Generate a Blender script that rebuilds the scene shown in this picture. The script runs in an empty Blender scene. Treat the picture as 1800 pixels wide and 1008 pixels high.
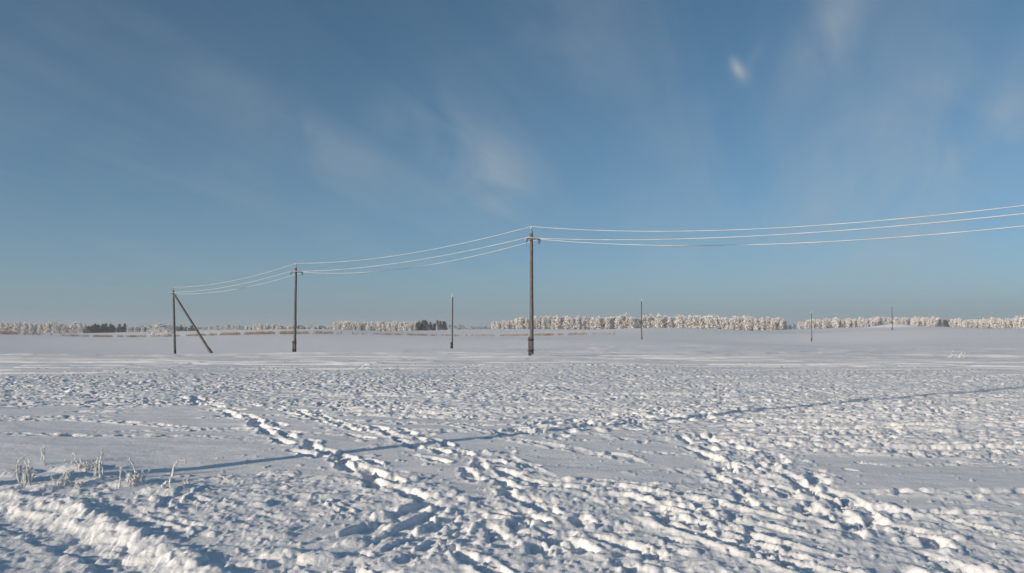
import bpy, math, random
import numpy as np
from mathutils import Vector, Matrix

S = bpy.context.scene
COL = S.collection
R = math.radians

# ---------------------------------------------------------------- camera
EYE = 1.7
FOC = 1400.0                       # focal length in photo pixels (photo 1800 x 1008)
PITCH = math.atan(73.0 / FOC)      # looking slightly up
cam_d = bpy.data.cameras.new("camera")
cam = bpy.data.objects.new("camera", cam_d); COL.objects.link(cam)
cam_d.sensor_width = 36.0
cam_d.lens = 36.0 * FOC / 1800.0
cam_d.clip_start = 0.05
cam_d.clip_end = 20000
cam.location = (0, 0, EYE)
cam.rotation_euler = (math.pi / 2 + PITCH, 0, 0)
S.camera = cam

# ---------------------------------------------------------------- sun and sky
SUN_EL, SUN_AZ = R(13.0), R(234.5)      # azimuth clockwise from +Y: low, behind the camera on the left
sun_d = bpy.data.lights.new("sun", 'SUN')
sun = bpy.data.objects.new("sun", sun_d); COL.objects.link(sun)
sun_d.energy = 4.3
sun_d.angle = R(0.7)
sun_d.color = (1.0, 0.845, 0.66)
sdir = Vector((math.sin(SUN_AZ) * math.cos(SUN_EL), math.cos(SUN_AZ) * math.cos(SUN_EL), math.sin(SUN_EL)))
sun.rotation_euler = sdir.to_track_quat('Z', 'Y').to_euler()

W = bpy.data.worlds.new("World"); S.world = W; W.use_nodes = True
nt = W.node_tree; N = nt.nodes; L = nt.links
bg = N['Background']; bg.inputs[1].default_value = 0.103
sky = N.new('ShaderNodeTexSky'); sky.sky_type = 'NISHITA'; sky.sun_disc = False
sky.sun_elevation = SUN_EL; sky.sun_rotation = SUN_AZ
sky.altitude = 100; sky.air_density = 0.55; sky.dust_density = 0.8; sky.ozone_density = 2.2


def math_node(nt, op, a, b=None, c=None, clamp=False):
    n = nt.nodes.new('ShaderNodeMath'); n.operation = op; n.use_clamp = clamp
    for i, v in enumerate((a, b, c)):
        if v is None: continue
        if isinstance(v, (int, float)): n.inputs[i].default_value = v
        else: nt.links.new(v, n.inputs[i])
    return n.outputs[0]


def cam_ray(px, py):
    """unit direction in the world of a spot in the photo"""
    v = Vector(((px - 900) / FOC, 1.0, (504 - py) / FOC))
    c, s = math.cos(PITCH), math.sin(PITCH)
    return Vector((v.x, c - v.z * s, s + v.z * c)).normalized()


# thin cirrus: noise on a high flat cloud layer (direction / height), so it has real perspective
tc = N.new('ShaderNodeTexCoord')
sep = N.new('ShaderNodeSeparateXYZ'); L.new(tc.outputs['Generated'], sep.inputs[0])
zz = math_node(nt, 'ADD', math_node(nt, 'MAXIMUM', sep.outputs[2], 0.0), 0.13)
cx = math_node(nt, 'DIVIDE', sep.outputs[0], zz)
cy = math_node(nt, 'DIVIDE', sep.outputs[1], zz)
comb = N.new('ShaderNodeCombineXYZ'); L.new(cx, comb.inputs[0]); L.new(cy, comb.inputs[1])


def cirrus(az, along, across, detail, dist, lo, hi, off):
    """streaks lying along azimuth az on the cloud layer"""
    mp = N.new('ShaderNodeMapping'); mp.vector_type = 'TEXTURE'; mp.inputs['Rotation'].default_value = (0, 0, math.pi / 2 - az)
    mp.inputs['Scale'].default_value = (along, across, 1); mp.inputs['Location'].default_value = off
    L.new(comb.outputs[0], mp.inputs[0])
    nz = N.new('ShaderNodeTexNoise'); nz.inputs['Scale'].default_value = 1.0
    nz.inputs['Detail'].default_value = detail; nz.inputs['Roughness'].default_value = 0.56
    nz.inputs['Distortion'].default_value = dist
    L.new(mp.outputs[0], nz.inputs[0])
    mr = N.new('ShaderNodeMapRange'); mr.interpolation_type = 'SMOOTHSTEP'
    mr.inputs[1].default_value = lo; mr.inputs[2].default_value = hi
    L.new(nz.outputs[0], mr.inputs[0])
    return mr.outputs[0]


c_fibre = cirrus(R(17), 2.6, 0.42, 8, 0.5, 0.36, 0.74, (12.7, 4.9, 0))
c_fine = cirrus(R(25), 1.3, 0.16, 7, 0.8, 0.30, 0.75, (1.3, 5.2, 0))


def wisp(px, py, rad_deg, stretch=1.0, ang=0.0):
    """a single cloud at one place in the sky: soft, frayed blob around a direction"""
    d = cam_ray(px, py)
    right = d.cross(Vector((0, 0, 1))).normalized(); up = right.cross(d)
    ax1 = right * math.cos(ang) + up * math.sin(ang); ax2 = -right * math.sin(ang) + up * math.cos(ang)
    outs = []
    for ax, s in ((ax1, stretch), (ax2, 1.0)):
        vm = N.new('ShaderNodeVectorMath'); vm.operation = 'DOT_PRODUCT'
        L.new(tc.outputs['Generated'], vm.inputs[0]); vm.inputs[1].default_value = ax
        q = math_node(nt, 'DIVIDE', vm.outputs['Value'], math.sin(R(rad_deg)) * s)
        outs.append(math_node(nt, 'MULTIPLY', q, q))
    r2 = math_node(nt, 'ADD', outs[0], outs[1])
    vm = N.new('ShaderNodeVectorMath'); vm.operation = 'DOT_PRODUCT'
    L.new(tc.outputs['Generated'], vm.inputs[0]); vm.inputs[1].default_value = d
    front = math_node(nt, 'GREATER_THAN', vm.outputs['Value'], 0.0)
    g = math_node(nt, 'POWER', 2.718, math_node(nt, 'MULTIPLY', r2, -1.0))
    return math_node(nt, 'MULTIPLY', g, front)


def puff(scale, detail, dist, lo, hi, stretch=(1, 1, 1), rot=(0, 0, 0)):
    mp = N.new('ShaderNodeMapping'); mp.inputs['Scale'].default_value = stretch; mp.inputs['Rotation'].default_value = rot
    L.new(tc.outputs['Generated'], mp.inputs[0])
    nz = N.new('ShaderNodeTexNoise'); nz.inputs['Scale'].default_value = scale; nz.inputs['Detail'].default_value = detail
    nz.inputs['Roughness'].default_value = 0.5; nz.inputs['Distortion'].default_value = dist
    L.new(mp.outputs[0], nz.inputs[0])
    mr = N.new('ShaderNodeMapRange'); mr.interpolation_type = 'SMOOTHSTEP'; mr.inputs[1].default_value = lo; mr.inputs[2].default_value = hi
    L.new(nz.outputs[0], mr.inputs[0])
    return mr.outputs[0]


fray = math_node(nt, 'ADD', math_node(nt, 'MULTIPLY', puff(8.0, 7, 0.9, 0.28, 0.72), 0.8), math_node(nt, 'MULTIPLY', c_fine, 0.25))
wl = [(wisp(850, 300, 3.0, 1.3, -0.8), 0.34), (wisp(885, 335, 1.8, 1.6, -0.9), 0.18), (wisp(1296, 120, 0.30, 2.3, -1.15), 0.50), (wisp(1303, 128, 0.55, 1.5, -0.9), 0.22), (wisp(1328, 95, 0.42, 3.2, 1.05), 0.10),
      (wisp(1450, 55, 1.7, 2.6, 0.95), 0.30), (wisp(1480, 130, 1.2, 2.4, -1.4), 0.14),
      (wisp(1740, 240, 6.5, 1.8, 0.6), 0.30), (wisp(1560, 420, 6.0, 2.2, 0.2), 0.2), (wisp(530, 240, 1.8, 3.4, -0.6), 0.15), (wisp(190, 330, 5.0, 3.0, -0.1), 0.06),
      (wisp(450, 85, 3.0, 3.0, -0.7), 0.03), (wisp(720, 215, 2.4, 1.6, 0.5), 0.16), (wisp(980, 90, 3.0, 2.0, -1.0), 0.10), (wisp(1240, 190, 1.5, 1.5, 0.3), 0.05)]
tot = None
for g, k in wl:
    t = math_node(nt, 'MULTIPLY', g, k)
    tot = t if tot is None else math_node(nt, 'ADD', tot, t)
tot = math_node(nt, 'MULTIPLY', tot, math_node(nt, 'MULTIPLY_ADD', fray, 1.05, 0.12))
band = puff(1.9, 4, 0.4, 0.38, 0.68, (1, 1, 1.6), (0.6, 0.4, 0.4))
cl = math_node(nt, 'ADD', tot, math_node(nt, 'ADD', math_node(nt, 'MULTIPLY', math_node(nt, 'MULTIPLY', c_fibre, band), 0.17), math_node(nt, 'MULTIPLY', c_fine, 0.022)), clamp=True)
hs = N.new('ShaderNodeHueSaturation'); hs.inputs['Hue'].default_value = 0.484; hs.inputs['Saturation'].default_value = 1.12; hs.inputs['Value'].default_value = 1.0
L.new(sky.outputs[0], hs.inputs['Color'])
mix = N.new('ShaderNodeMix'); mix.data_type = 'RGBA'
L.new(cl, mix.inputs[0]); L.new(hs.outputs[0], mix.inputs[6]); mix.inputs[7].default_value = (4.2, 4.6, 4.9, 1)
# thin veil of ice haze: its depth grows as one over the height, so it pales the low sky
veil = math_node(nt, 'DIVIDE', 0.048, math_node(nt, 'ADD', math_node(nt, 'MAXIMUM', sep.outputs[2], 0.0), 0.035), clamp=True)
mix2 = N.new('ShaderNodeMix'); mix2.data_type = 'RGBA'
L.new(veil, mix2.inputs[0]); L.new(mix.outputs[2], mix2.inputs[6]); mix2.inputs[7].default_value = (2.4, 3.2, 3.7, 1)
L.new(mix2.outputs[2], bg.inputs[0])

S.view_settings.view_transform = 'Standard'; S.view_settings.look = 'None'
S.view_settings.gamma = 1.0; S.view_settings.exposure = 0.0
S.render.engine = 'CYCLES'
S.cycles.max_bounces = 5; S.cycles.diffuse_bounces = 3; S.cycles.volume_bounces = 0

rng = np.random.default_rng(11)
random.seed(5)


# ---------------------------------------------------------------- helpers
def at_depth(px, py, d):
    r = cam_ray(px, py); k = d / r.y
    return Vector((r.x * k, d, EYE + r.z * k))


def at_ground(px, py, z=0.0):
    r = cam_ray(px, py); k = (z - EYE) / r.z
    return Vector((r.x * k, r.y * k, z))


def G(pts):
    return [tuple(at_ground(*p)[:2]) for p in pts]


def np_mesh(name, v, quads=None, tris=None, smooth=True):
    me = bpy.data.meshes.new(name)
    v = np.asarray(v, np.float32).reshape(-1, 3)
    loops, starts = [], []
    nq = 0 if quads is None else len(quads); ntr = 0 if tris is None else len(tris)
    if nq: loops.append(np.asarray(quads, np.int32).ravel()); starts.append(np.arange(nq, dtype=np.int32) * 4)
    if ntr: loops.append(np.asarray(tris, np.int32).ravel()); starts.append(nq * 4 + np.arange(ntr, dtype=np.int32) * 3)
    loops = np.concatenate(loops); starts = np.concatenate(starts)
    me.vertices.add(len(v)); me.vertices.foreach_set('co', v.ravel())
    me.loops.add(len(loops)); me.loops.foreach_set('vertex_index', loops)
    me.polygons.add(len(starts)); me.polygons.foreach_set('loop_start', starts)
    me.polygons.foreach_set('use_smooth', np.full(len(starts), smooth))
    me.update(calc_edges=True)
    return me


class MB:
    """collects tubes, boxes, lathes and loose faces and links them as one mesh object"""
    def __init__(s): s.v, s.q, s.t, s.n = [], [], [], 0

    def add(s, v, q=(), t=()):
        s.v.append(np.asarray(v, np.float32).reshape(-1, 3))
        if len(q): s.q.append(np.asarray(q, np.int64).reshape(-1, 4) + s.n)
        if len(t): s.t.append(np.asarray(t, np.int64).reshape(-1, 3) + s.n)
        s.n += len(s.v[-1])

    def tube(s, pts, rad, sides=8, cap=True):
        pts = [Vector(p) for p in pts]; m = len(pts)
        if np.isscalar(rad): rad = [rad] * m
        vs, qs = [], []
        up = None
        for i, p in enumerate(pts):
            t = (pts[min(i + 1, m - 1)] - pts[max(i - 1, 0)]).normalized()
            if up is None:
                up = Vector((0, 0, 1)) if abs(t.z) < 0.9 else Vector((1, 0, 0))
            a = (up - t * up.dot(t)).normalized(); b = t.cross(a); up = a
            for k in range(sides):
                an = 2 * math.pi * k / sides
                vs.append(p + (a * math.cos(an) + b * math.sin(an)) * rad[i])
        for i in range(m - 1):
            for k in range(sides):
                k2 = (k + 1) % sides
                qs.append((i * sides + k, i * sides + k2, (i + 1) * sides + k2, (i + 1) * sides + k))
        ts = []
        if cap:
            for base, p, rev in ((0, pts[0], True), ((m - 1) * sides, pts[-1], False)):
                c = len(vs); vs.append(p)
                for k in range(sides):
                    a_, b_ = base + k, base + (k + 1) % sides
                    ts.append((c, b_, a_) if rev else (c, a_, b_))
        s.add([tuple(v) for v in vs], qs, ts)

    def lathe(s, prof, centre, sides=12):
        pts = [(centre[0], centre[1], centre[2] + z) for r, z in prof]
        vs, qs = [], []
        for (r, z), p in zip(prof, pts):
            for k in range(sides):
                an = 2 * math.pi * k / sides
                vs.append((p[0] + r * math.cos(an), p[1] + r * math.sin(an), p[2]))
        for i in range(len(prof) - 1):
            for k in range(sides):
                k2 = (k + 1) % sides
                qs.append((i * sides + k, i * sides + k2, (i + 1) * sides + k2, (i + 1) * sides + k))
        s.add(vs, qs)

    def beam(s, a, b, w, h):
        """bar of rectangular section w x h with chamfered long edges from a to b (roughly level)"""
        a, b = Vector(a), Vector(b); t = (b - a).normalized()
        side = t.cross(Vector((0, 0, 1))).normalized(); up = side.cross(t)
        c = min(w, h) * 0.18
        sec = [(-w / 2 + c, -h / 2), (w / 2 - c, -h / 2), (w / 2, -h / 2 + c), (w / 2, h / 2 - c), (w / 2 - c, h / 2), (-w / 2 + c, h / 2), (-w / 2, h / 2 - c), (-w / 2, -h / 2 + c)]
        vs = [tuple(p + side * x + up * y) for p in (a, b) for x, y in sec]
        qs = [(k, (k + 1) % 8, 8 + (k + 1) % 8, 8 + k) for k in range(8)]
        ts = [(0, k + 1, k) for k in range(1, 7)] + [(8, 8 + k, 8 + k + 1) for k in range(1, 7)]
        s.add(vs, qs, ts)

    def build(s, name, m, parent=None, smooth=True):
        me = np_mesh(name, np.concatenate(s.v), np.concatenate(s.q) if s.q else None, np.concatenate(s.t) if s.t else None, smooth)
        return link(name, me, m, parent)


def link(name, me, m, parent=None):
    if m is not None and not me.materials:
        for x in (m if isinstance(m, (list, tuple)) else (m,)): me.materials.append(x)
    o = bpy.data.objects.new(name, me); COL.objects.link(o)
    if parent is not None: o.parent = parent
    return o


def tag(o, label=None, cat=None, group=None, kind=None):
    if label: o['label'] = label
    if cat: o['category'] = cat
    if group: o['group'] = group
    if kind: o['kind'] = kind
    return o


def thing(name, label, cat, loc, rz=0.0, group=None):
    o = bpy.data.objects.new(name, None); COL.objects.link(o)
    o.location = loc; o.rotation_euler = (0, 0, rz); o.empty_display_size = 0.2
    return tag(o, label, cat, group)


def copy_tree(o, parent=None):
    c = o.copy(); COL.objects.link(c)
    if parent is not None: c.parent = parent
    for ch in list(o.children): copy_tree(ch, c)
    return c


# numpy value noise
def _hash(ix, iy, seed):
    h = (ix.astype(np.int64) * 374761393 + iy.astype(np.int64) * 668265263 + seed * 1274126177) & 0xFFFFFFFF
    h = ((h ^ (h >> 13)) * 1274126177) & 0xFFFFFFFF
    h = h ^ (h >> 16)
    return (h & 0xFFFF).astype(np.float32) / 65535.0


def vnoise(x, y, seed=0):
    xi = np.floor(x); yi = np.floor(y)
    fx = (x - xi).astype(np.float32); fy = (y - yi).astype(np.float32)
    fx = fx * fx * fx * (fx * (fx * 6 - 15) + 10); fy = fy * fy * fy * (fy * (fy * 6 - 15) + 10)
    a = _hash(xi, yi, seed); b = _hash(xi + 1, yi, seed); c = _hash(xi, yi + 1, seed); d = _hash(xi + 1, yi + 1, seed)
    return ((a + (b - a) * fx) * (1 - fy) + (c + (d - c) * fx) * fy) * 2 - 1


def fbm(x, y, octs, seed=0, rough=0.5):
    out = 0; amp = 1.0; ca, sa = math.cos(0.6), math.sin(0.6)
    for k in range(octs):
        out = out + amp * vnoise(x, y, seed + 31 * k)
        x, y = (x * ca - y * sa) * 2.03 + 11.3, (x * sa + y * ca) * 2.03 - 7.1
        amp *= rough
    return out


def smooth(e0, e1, x):
    t = np.clip((x - e0) / (e1 - e0), 0, 1)
    return t * t * (3 - 2 * t)


# ---------------------------------------------------------------- materials
def new_mat(name):
    m = bpy.data.materials.new(name); m.use_nodes = True
    return m, m.node_tree, m.node_tree.nodes['Principled BSDF']


def noise_col(name, c1, c2, scale, rough=0.8, detail=5, lo=0.35, hi=0.65, coords='Object', stretch=(1, 1, 1), bump=0.0, bdist=0.01, rand=0.0):
    m, t, b = new_mat(name)
    co = t.nodes.new('ShaderNodeTexCoord'); mp = t.nodes.new('ShaderNodeMapping'); mp.inputs['Scale'].default_value = stretch
    t.links.new(co.outputs[coords], mp.inputs[0])
    nz = t.nodes.new('ShaderNodeTexNoise'); nz.inputs['Scale'].default_value = scale; nz.inputs['Detail'].default_value = detail
    t.links.new(mp.outputs[0], nz.inputs[0])
    mr = t.nodes.new('ShaderNodeMapRange'); mr.inputs[1].default_value = lo; mr.inputs[2].default_value = hi
    t.links.new(nz.outputs[0], mr.inputs[0])
    fac = mr.outputs[0]
    if rand:
        oi = t.nodes.new('ShaderNodeObjectInfo')
        fac = math_node(t, 'ADD', fac, math_node(t, 'MULTIPLY', math_node(t, 'SUBTRACT', oi.outputs['Random'], 0.5), rand), clamp=True)
    mx = t.nodes.new('ShaderNodeMix'); mx.data_type = 'RGBA'
    t.links.new(fac, mx.inputs[0]); mx.inputs[6].default_value = (*c1, 1); mx.inputs[7].default_value = (*c2, 1)
    t.links.new(mx.outputs[2], b.inputs['Base Color']); b.inputs['Roughness'].default_value = rough
    b.inputs['Specular IOR Level'].default_value = 0.2
    if bump:
        bp = t.nodes.new('ShaderNodeBump'); bp.inputs['Strength'].default_value = bump; bp.inputs['Distance'].default_value = bdist
        t.links.new(nz.outputs[0], bp.inputs['Height']); t.links.new(bp.outputs[0], b.inputs['Normal'])
    return m


snow_mat = noise_col('snow', (0.86, 0.88, 0.91), (0.92, 0.93, 0.945), 3.0, rough=0.65, detail=6)
t = snow_mat.node_tree; b = t.nodes['Principled BSDF']
b.inputs['Subsurface Weight'].default_value = 0.6; b.inputs['Subsurface Radius'].default_value = (1.0, 1.05, 1.2); b.inputs['Subsurface Scale'].default_value = 0.013
co = t.nodes.new('ShaderNodeTexCoord')
n1 = t.nodes.new('ShaderNodeTexNoise'); n1.inputs['Scale'].default_value = 28; n1.inputs['Detail'].default_value = 8; n1.inputs['Roughness'].default_value = 0.65
t.links.new(co.outputs['Object'], n1.inputs[0])
bp = t.nodes.new('ShaderNodeBump'); bp.inputs['Strength'].default_value = 0.7; bp.inputs['Distance'].default_value = 0.014
t.links.new(n1.outputs[0], bp.inputs['Height']); t.links.new(bp.outputs[0], b.inputs['Normal'])
b.inputs['Specular IOR Level'].default_value = 0.25

wood = noise_col('weathered_wood', (0.075, 0.073, 0.075), (0.17, 0.163, 0.165), 6.0, stretch=(6, 6, 0.5), bump=0.5, bdist=0.01)
dark_wood = noise_col('tarred_wood', (0.05, 0.045, 0.042), (0.11, 0.095, 0.085), 6.0, stretch=(6, 6, 0.6), bump=0.5, bdist=0.01)
steel = noise_col('rusty_steel', (0.05, 0.045, 0.04), (0.12, 0.10, 0.09), 20.0, rough=0.6)
glass_ins = noise_col('frosted_insulator', (0.10, 0.12, 0.13), (0.62, 0.65, 0.66), 14.0, rough=0.4)
frost = noise_col('hoar_frost', (0.70, 0.73, 0.76), (0.90, 0.91, 0.92), 30.0, rough=0.9)
rime_wire = noise_col('rimed_wire', (0.44, 0.46, 0.49), (0.54, 0.56, 0.58), 0.9, rough=0.9, detail=8)
stem_mat = noise_col('frosted_stem', (0.44, 0.42, 0.39), (0.84, 0.85, 0.86), 24.0, rough=0.9, lo=0.28, hi=0.60, detail=4)
birch_crown = noise_col('frosted_twigs', (0.66, 0.63, 0.61), (0.88, 0.86, 0.845), 0.22, rough=0.95, detail=4, lo=0.28, hi=0.66, rand=0.6)
birch_bark = noise_col('birch_bark', (0.08, 0.07, 0.065), (0.45, 0.43, 0.41), 2.0, rough=0.9)
pine_crown = noise_col('dark_needles', (0.07, 0.09, 0.105), (0.27, 0.28, 0.30), 0.5, rough=0.9, lo=0.4, hi=0.8, rand=0.3)
pine_bark = noise_col('pine_bark', (0.06, 0.045, 0.04), (0.14, 0.10, 0.08), 2.0, rough=0.9)
reed_mat = noise_col('dry_reed', (0.17, 0.12, 0.09), (0.40, 0.34, 0.29), 0.4, rough=0.9)

# ---------------------------------------------------------------- terrain: large shape
CTRL = [(518, 622, 67), (308, 626, 87), (795, 611, 110.7), (1128, 601, 147), (1427, 594, 199), (1569, 587, 239),
        (1750, 604, 120), (50, 602, 200), (285, 590, 330), (450, 590, 320), (100, 591, 320), (700, 589, 320), (900, 589, 330), (1060, 589, 330), (1300, 586, 330), (1700, 584, 330),
        (0, 588, 520), (200, 587, 520), (400, 586, 530), (600, 585, 530), (800, 584, 530), (1000, 583, 540), (1200, 582.5, 550), (1420, 580.5, 560), (1750, 580, 560),
        (0, 586.5, 800), (150, 585, 800), (250, 584.5, 800), (320, 584, 800), (400, 583.5, 750), (480, 583, 800), (585, 582, 850), (700, 582, 850), (780, 582, 850),
        (870, 580.5, 850), (1100, 580, 850), (1370, 579.5, 860), (1420, 577, 900), (1500, 576.5, 900), (1600, 577, 900), (1680, 577.5, 880), (1800, 577.5, 880)]
cp, cz = [], []
for px, py, d in CTRL:
    p = at_depth(px, py, d); cp.append((p.x / p.y, math.log(p.y))); cz.append(p.z)
for th in (-1.6, -0.9, -0.6, -0.3, 0.0, 0.3, 0.6, 0.9, 1.6):
    for d in (36.0, 46.7): cp.append((th, math.log(d))); cz.append(0.0)
    cp.append((th, math.log(2500.0))); cz.append(-2.0)
cp = np.array(cp); cz = np.array(cz); cp[:, 0] *= 1.6
def _ker(r2): return np.sqrt(r2 + 0.09)
_A = _ker(((cp[:, None] - cp[None]) ** 2).sum(-1)); n_ = len(cz)
_M = np.zeros((n_ + 1, n_ + 1)); _M[:n_, :n_] = _A + np.eye(n_) * 0.02; _M[n_, :n_] = 1; _M[:n_, n_] = 1
_wt = np.linalg.solve(_M, np.append(cz, 0))
MOUND = at_depth(1572, 576.5, 760)


def macro(x, y):
    x = np.asarray(x, np.float64); y = np.asarray(y, np.float64)
    yy = np.clip(y, 5, 2500); th = np.clip(x / yy, -1.6, 1.6) * 1.6; ll = np.log(yy)
    z = np.full(np.broadcast(x, y).shape, _wt[-1])
    for (a, c), w in zip(cp, _wt[:-1]): z = z + w * _ker((th - a) ** 2 + (ll - c) ** 2)
    z = z * smooth(36, 47, y)
    z = z + 3.5 * np.exp(-((x - MOUND.x) / 23.0) ** 2 - ((y - MOUND.y) / 8.0) ** 2)
    return z


# ---------------------------------------------------------------- snow field: one sheet, denser near the camera
ys = [3.4]
while ys[-1] < 2600: ys.append(ys[-1] + (ys[-1] + 1) * (0.0027 if 13 < ys[-1] < 42 else 0.004 if ys[-1] < 60 else 0.006 if ys[-1] < 140 else 0.004 if 715 < ys[-1] < 800 else 0.013))
back = list(3.4 - np.cumsum(np.linspace(0.05, 2.2, 46)))[::-1]
Y = np.array(back + ys); U = []
u = 0.0
while u < 0.74: U.append(u); u += 0.0013
st = 0.0013
while u < 2.2: U.append(u); st = min(st * 1.05, 0.03); u += st
U = np.array([-a for a in U[:0:-1]] + U)
Wd = np.sqrt(Y ** 2 + 36.0)
X2 = (U[None, :] * Wd[:, None]); Y2 = np.repeat(Y[:, None], len(U), 1)
NR, NC = X2.shape
print('ground grid', NR, NC)
for d_ in (60, 100, 200, 320, 450, 600, 800, 1200, 2400): print(d_, [round(float(577 - (macro(d_ * t_, d_) - EYE) / d_ * FOC), 1) for t_ in (-.6, -.4, -.2, 0, .2, .4, .6)])
Z0 = macro(X2, Y2).astype(np.float32)
Xf = X2.astype(np.float32); Yf = Y2.astype(np.float32)
dist = np.sqrt(X2 ** 2 + Y2 ** 2).astype(np.float32)
near = (1 - smooth(60, 130, dist)).astype(np.float32)
# wind packed undulation
H = 0.030 * fbm(Xf * 0.22, Yf * 0.30, 3, 1) * near + 0.0075 * fbm(Xf * 1.1 + 0.6 * Yf, Yf * 2.4 - 0.3 * Xf, 5, 7, 0.58) * (1 - smooth(25, 60, dist))
H += (0.07 * fbm(Xf * 0.06, Yf * 0.11, 3, 17) + 0.03 * fbm(Xf * 0.16, Yf * 0.7, 3, 19) * (1 - smooth(120, 260, dist))) * smooth(33, 50, dist)
dr = fbm(Xf * 0.07 + 3, Yf * 0.42, 4, 23, 0.55)
H += (0.08 * (smooth(0.18, 0.36, dr) - 0.75) + 0.045 * (-0.4 + smooth(0.22, 0.36, fbm(Xf * 0.16 - 7, Yf * 0.8, 3, 29)))) * smooth(30, 38, dist) * (1 - smooth(75, 150, dist))
H = H.astype(np.float32)
H0 = H.copy()


def win(cx, cy, r):
    i0, i1 = np.searchsorted(Y, cy - r), np.searchsorted(Y, cy + r)
    if i1 <= i0: return None
    w0, w1 = Wd[i0], Wd[min(i1, NR - 1)]
    lo = min((cx - r) / w0, (cx - r) / w1); hi = max((cx + r) / w0, (cx + r) / w1)
    j0, j1 = np.searchsorted(U, lo), np.searchsorted(U, hi)
    if j1 <= j0: return None
    return slice(i0, i1), slice(j0, j1)


NZ = fbm(Xf * 9.0, Yf * 9.0, 2, 77).astype(np.float32)        # shared wobble for ragged edges


def print_stamp(cx, cy, ang, a, b, depth, rim, seed=0):
    """pressed hollow a x b (half axes) with a broken rim"""
    s = win(cx, cy, max(a, b) * 1.9)
    if s is None: return
    dx = Xf[s] - cx; dy = Yf[s] - cy; ca, sa = math.cos(ang), math.sin(ang)
    p = (dx * ca + dy * sa) / a; q = (-dx * sa + dy * ca) / b
    nz = NZ[s]
    r = np.sqrt(p * p + q * q) * (1 + 0.22 * nz)
    m = 1 - smooth(0.62, 1.05, r)
    rm = np.exp(-((r - 1.25) / 0.26) ** 2) * (0.65 + 0.7 * nz)
    h = H[s]
    depth *= 0.53; rim *= 0.5
    room = np.clip(1 - (h - H0[s]) / (rim * 1.6 + 0.01), 0, 1)
    H[s] = h * (1 - m) + (H0[s] - depth + 0.012 * nz) * m + rim * rm * (1 - m) * room


def lump(cx, cy, rx, ry, ang, h):
    s = win(cx, cy, max(rx, ry) * 1.35)
    if s is None: return
    dx = Xf[s] - cx; dy = Yf[s] - cy; ca, sa = math.cos(ang), math.sin(ang)
    p = (dx * ca + dy * sa) / rx; q = (-dx * sa + dy * ca) / ry
    r2 = (p * p + q * q) * (1 + 0.35 * NZ[s])
    hh = H[s]
    H[s] = np.maximum(hh, 0.45 * hh + 0.55 * H0[s] + 0.62 * h * np.clip(1 - r2, 0, 1) ** 0.5)


def groove(pts, width, depth, rim, wob=0.03, seed=0, fade=True, long=2.6):
    """shallow track pressed along a line"""
    P = np.array(pts, float); seg = np.diff(P, axis=0); ln = np.hypot(seg[:, 0], seg[:, 1]); tot = ln.sum()
    n = max(3, int(tot / (width * 0.8))); cum = np.append(0, np.cumsum(ln))
    for k in range(n):
        s_ = tot * (k + 0.5) / n; i = min(np.searchsorted(cum, s_, 'right') - 1, len(seg) - 1)
        p = P[i] + seg[i] * (s_ - cum[i]) / max(ln[i], 1e-6)
        a = math.atan2(seg[i][1], seg[i][0])
        f = min(1, 4 * k / n, 4 * (n - 1 - k) / n) if fade else 1
        f *= 0.85 + 0.3 * random.random()
        o = random.gauss(0, wob)
        print_stamp(p[0] - math.sin(a) * o, p[1] + math.cos(a) * o, a, width * long, width, depth * f, rim * f)


def walk(pts, step=0.55, off=0.13, depth=0.10, rim=0.045, size=(0.24, 0.10), drag=0.5, jit=0.05, clods=1.0):
    """a person's trail through deep snow: alternating hollows, toe drags, thrown clods"""
    P = np.array(pts, float); seg = np.diff(P, axis=0); ln = np.hypot(seg[:, 0], seg[:, 1]); tot = ln.sum(); cum = np.append(0, np.cumsum(ln))
    k = 0; s_ = random.random() * step
    while s_ < tot:
        i = min(np.searchsorted(cum, s_, 'right') - 1, len(seg) - 1)
        p = P[i] + seg[i] * (s_ - cum[i]) / max(ln[i], 1e-6); a = math.atan2(seg[i][1], seg[i][0])
        o = off * (1 if k % 2 else -1) + random.gauss(0, jit)
        x, y = p[0] - math.sin(a) * o, p[1] + math.cos(a) * o
        aa = a + random.gauss(0, 0.15); sz = random.uniform(0.85, 1.2)
        if random.random() < drag:
            l = random.uniform(0.2, 0.4)
            print_stamp(x - math.cos(aa) * l, y - math.sin(aa) * l, aa, size[0] * 1.3, size[1] * 0.75, depth * 0.45, rim * 0.5)
        print_stamp(x, y, aa, size[0] * sz, size[1] * sz, depth * random.uniform(0.75, 1.2), rim)
        for _ in range(np.random.poisson(2.2 * clods) if clods else 0):
            c = random.uniform(0.02, 0.065); th = random.uniform(0, 6.28); rr = random.uniform(0.14, 0.42)
            lump(x + rr * math.cos(th), y + rr * math.sin(th), c * random.uniform(1, 1.8), c, random.uniform(0, 3.1), c * random.uniform(0.6, 1.1))
        s_ += step * random.uniform(0.8, 1.25); k += 1


def in_poly(x, y, poly):
    inside = np.zeros(np.shape(x), bool); n = len(poly); j = n - 1
    for i in range(n):
        xi, yi = poly[i]; xj, yj = poly[j]
        c = ((yi > y) != (yj > y)) & (x < (xj - xi) * (y - yi) / (yj - yi + 1e-12) + xi)
        inside ^= c; j = i
    return inside


np.random.seed(3)
WX = (0.5 * fbm(Xf * 0.9, Yf * 0.9, 3, 41)).astype(np.float32); WY = (0.5 * fbm(Xf * 0.9, Yf * 0.9, 3, 43)).astype(np.float32)


def zone_mask(poly, warp=1.0):
    return in_poly(Xf + WX * warp, Yf + WY * warp, poly)


def scatter(poly, density):
    P = np.array(poly); lo, hi = P.min(0), P.max(0); n = int(density * (hi[0] - lo[0]) * (hi[1] - lo[1]))
    p = np.random.rand(n, 2) * (hi - lo) + lo
    return p[in_poly(p[:, 0], p[:, 1], poly)]


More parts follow.
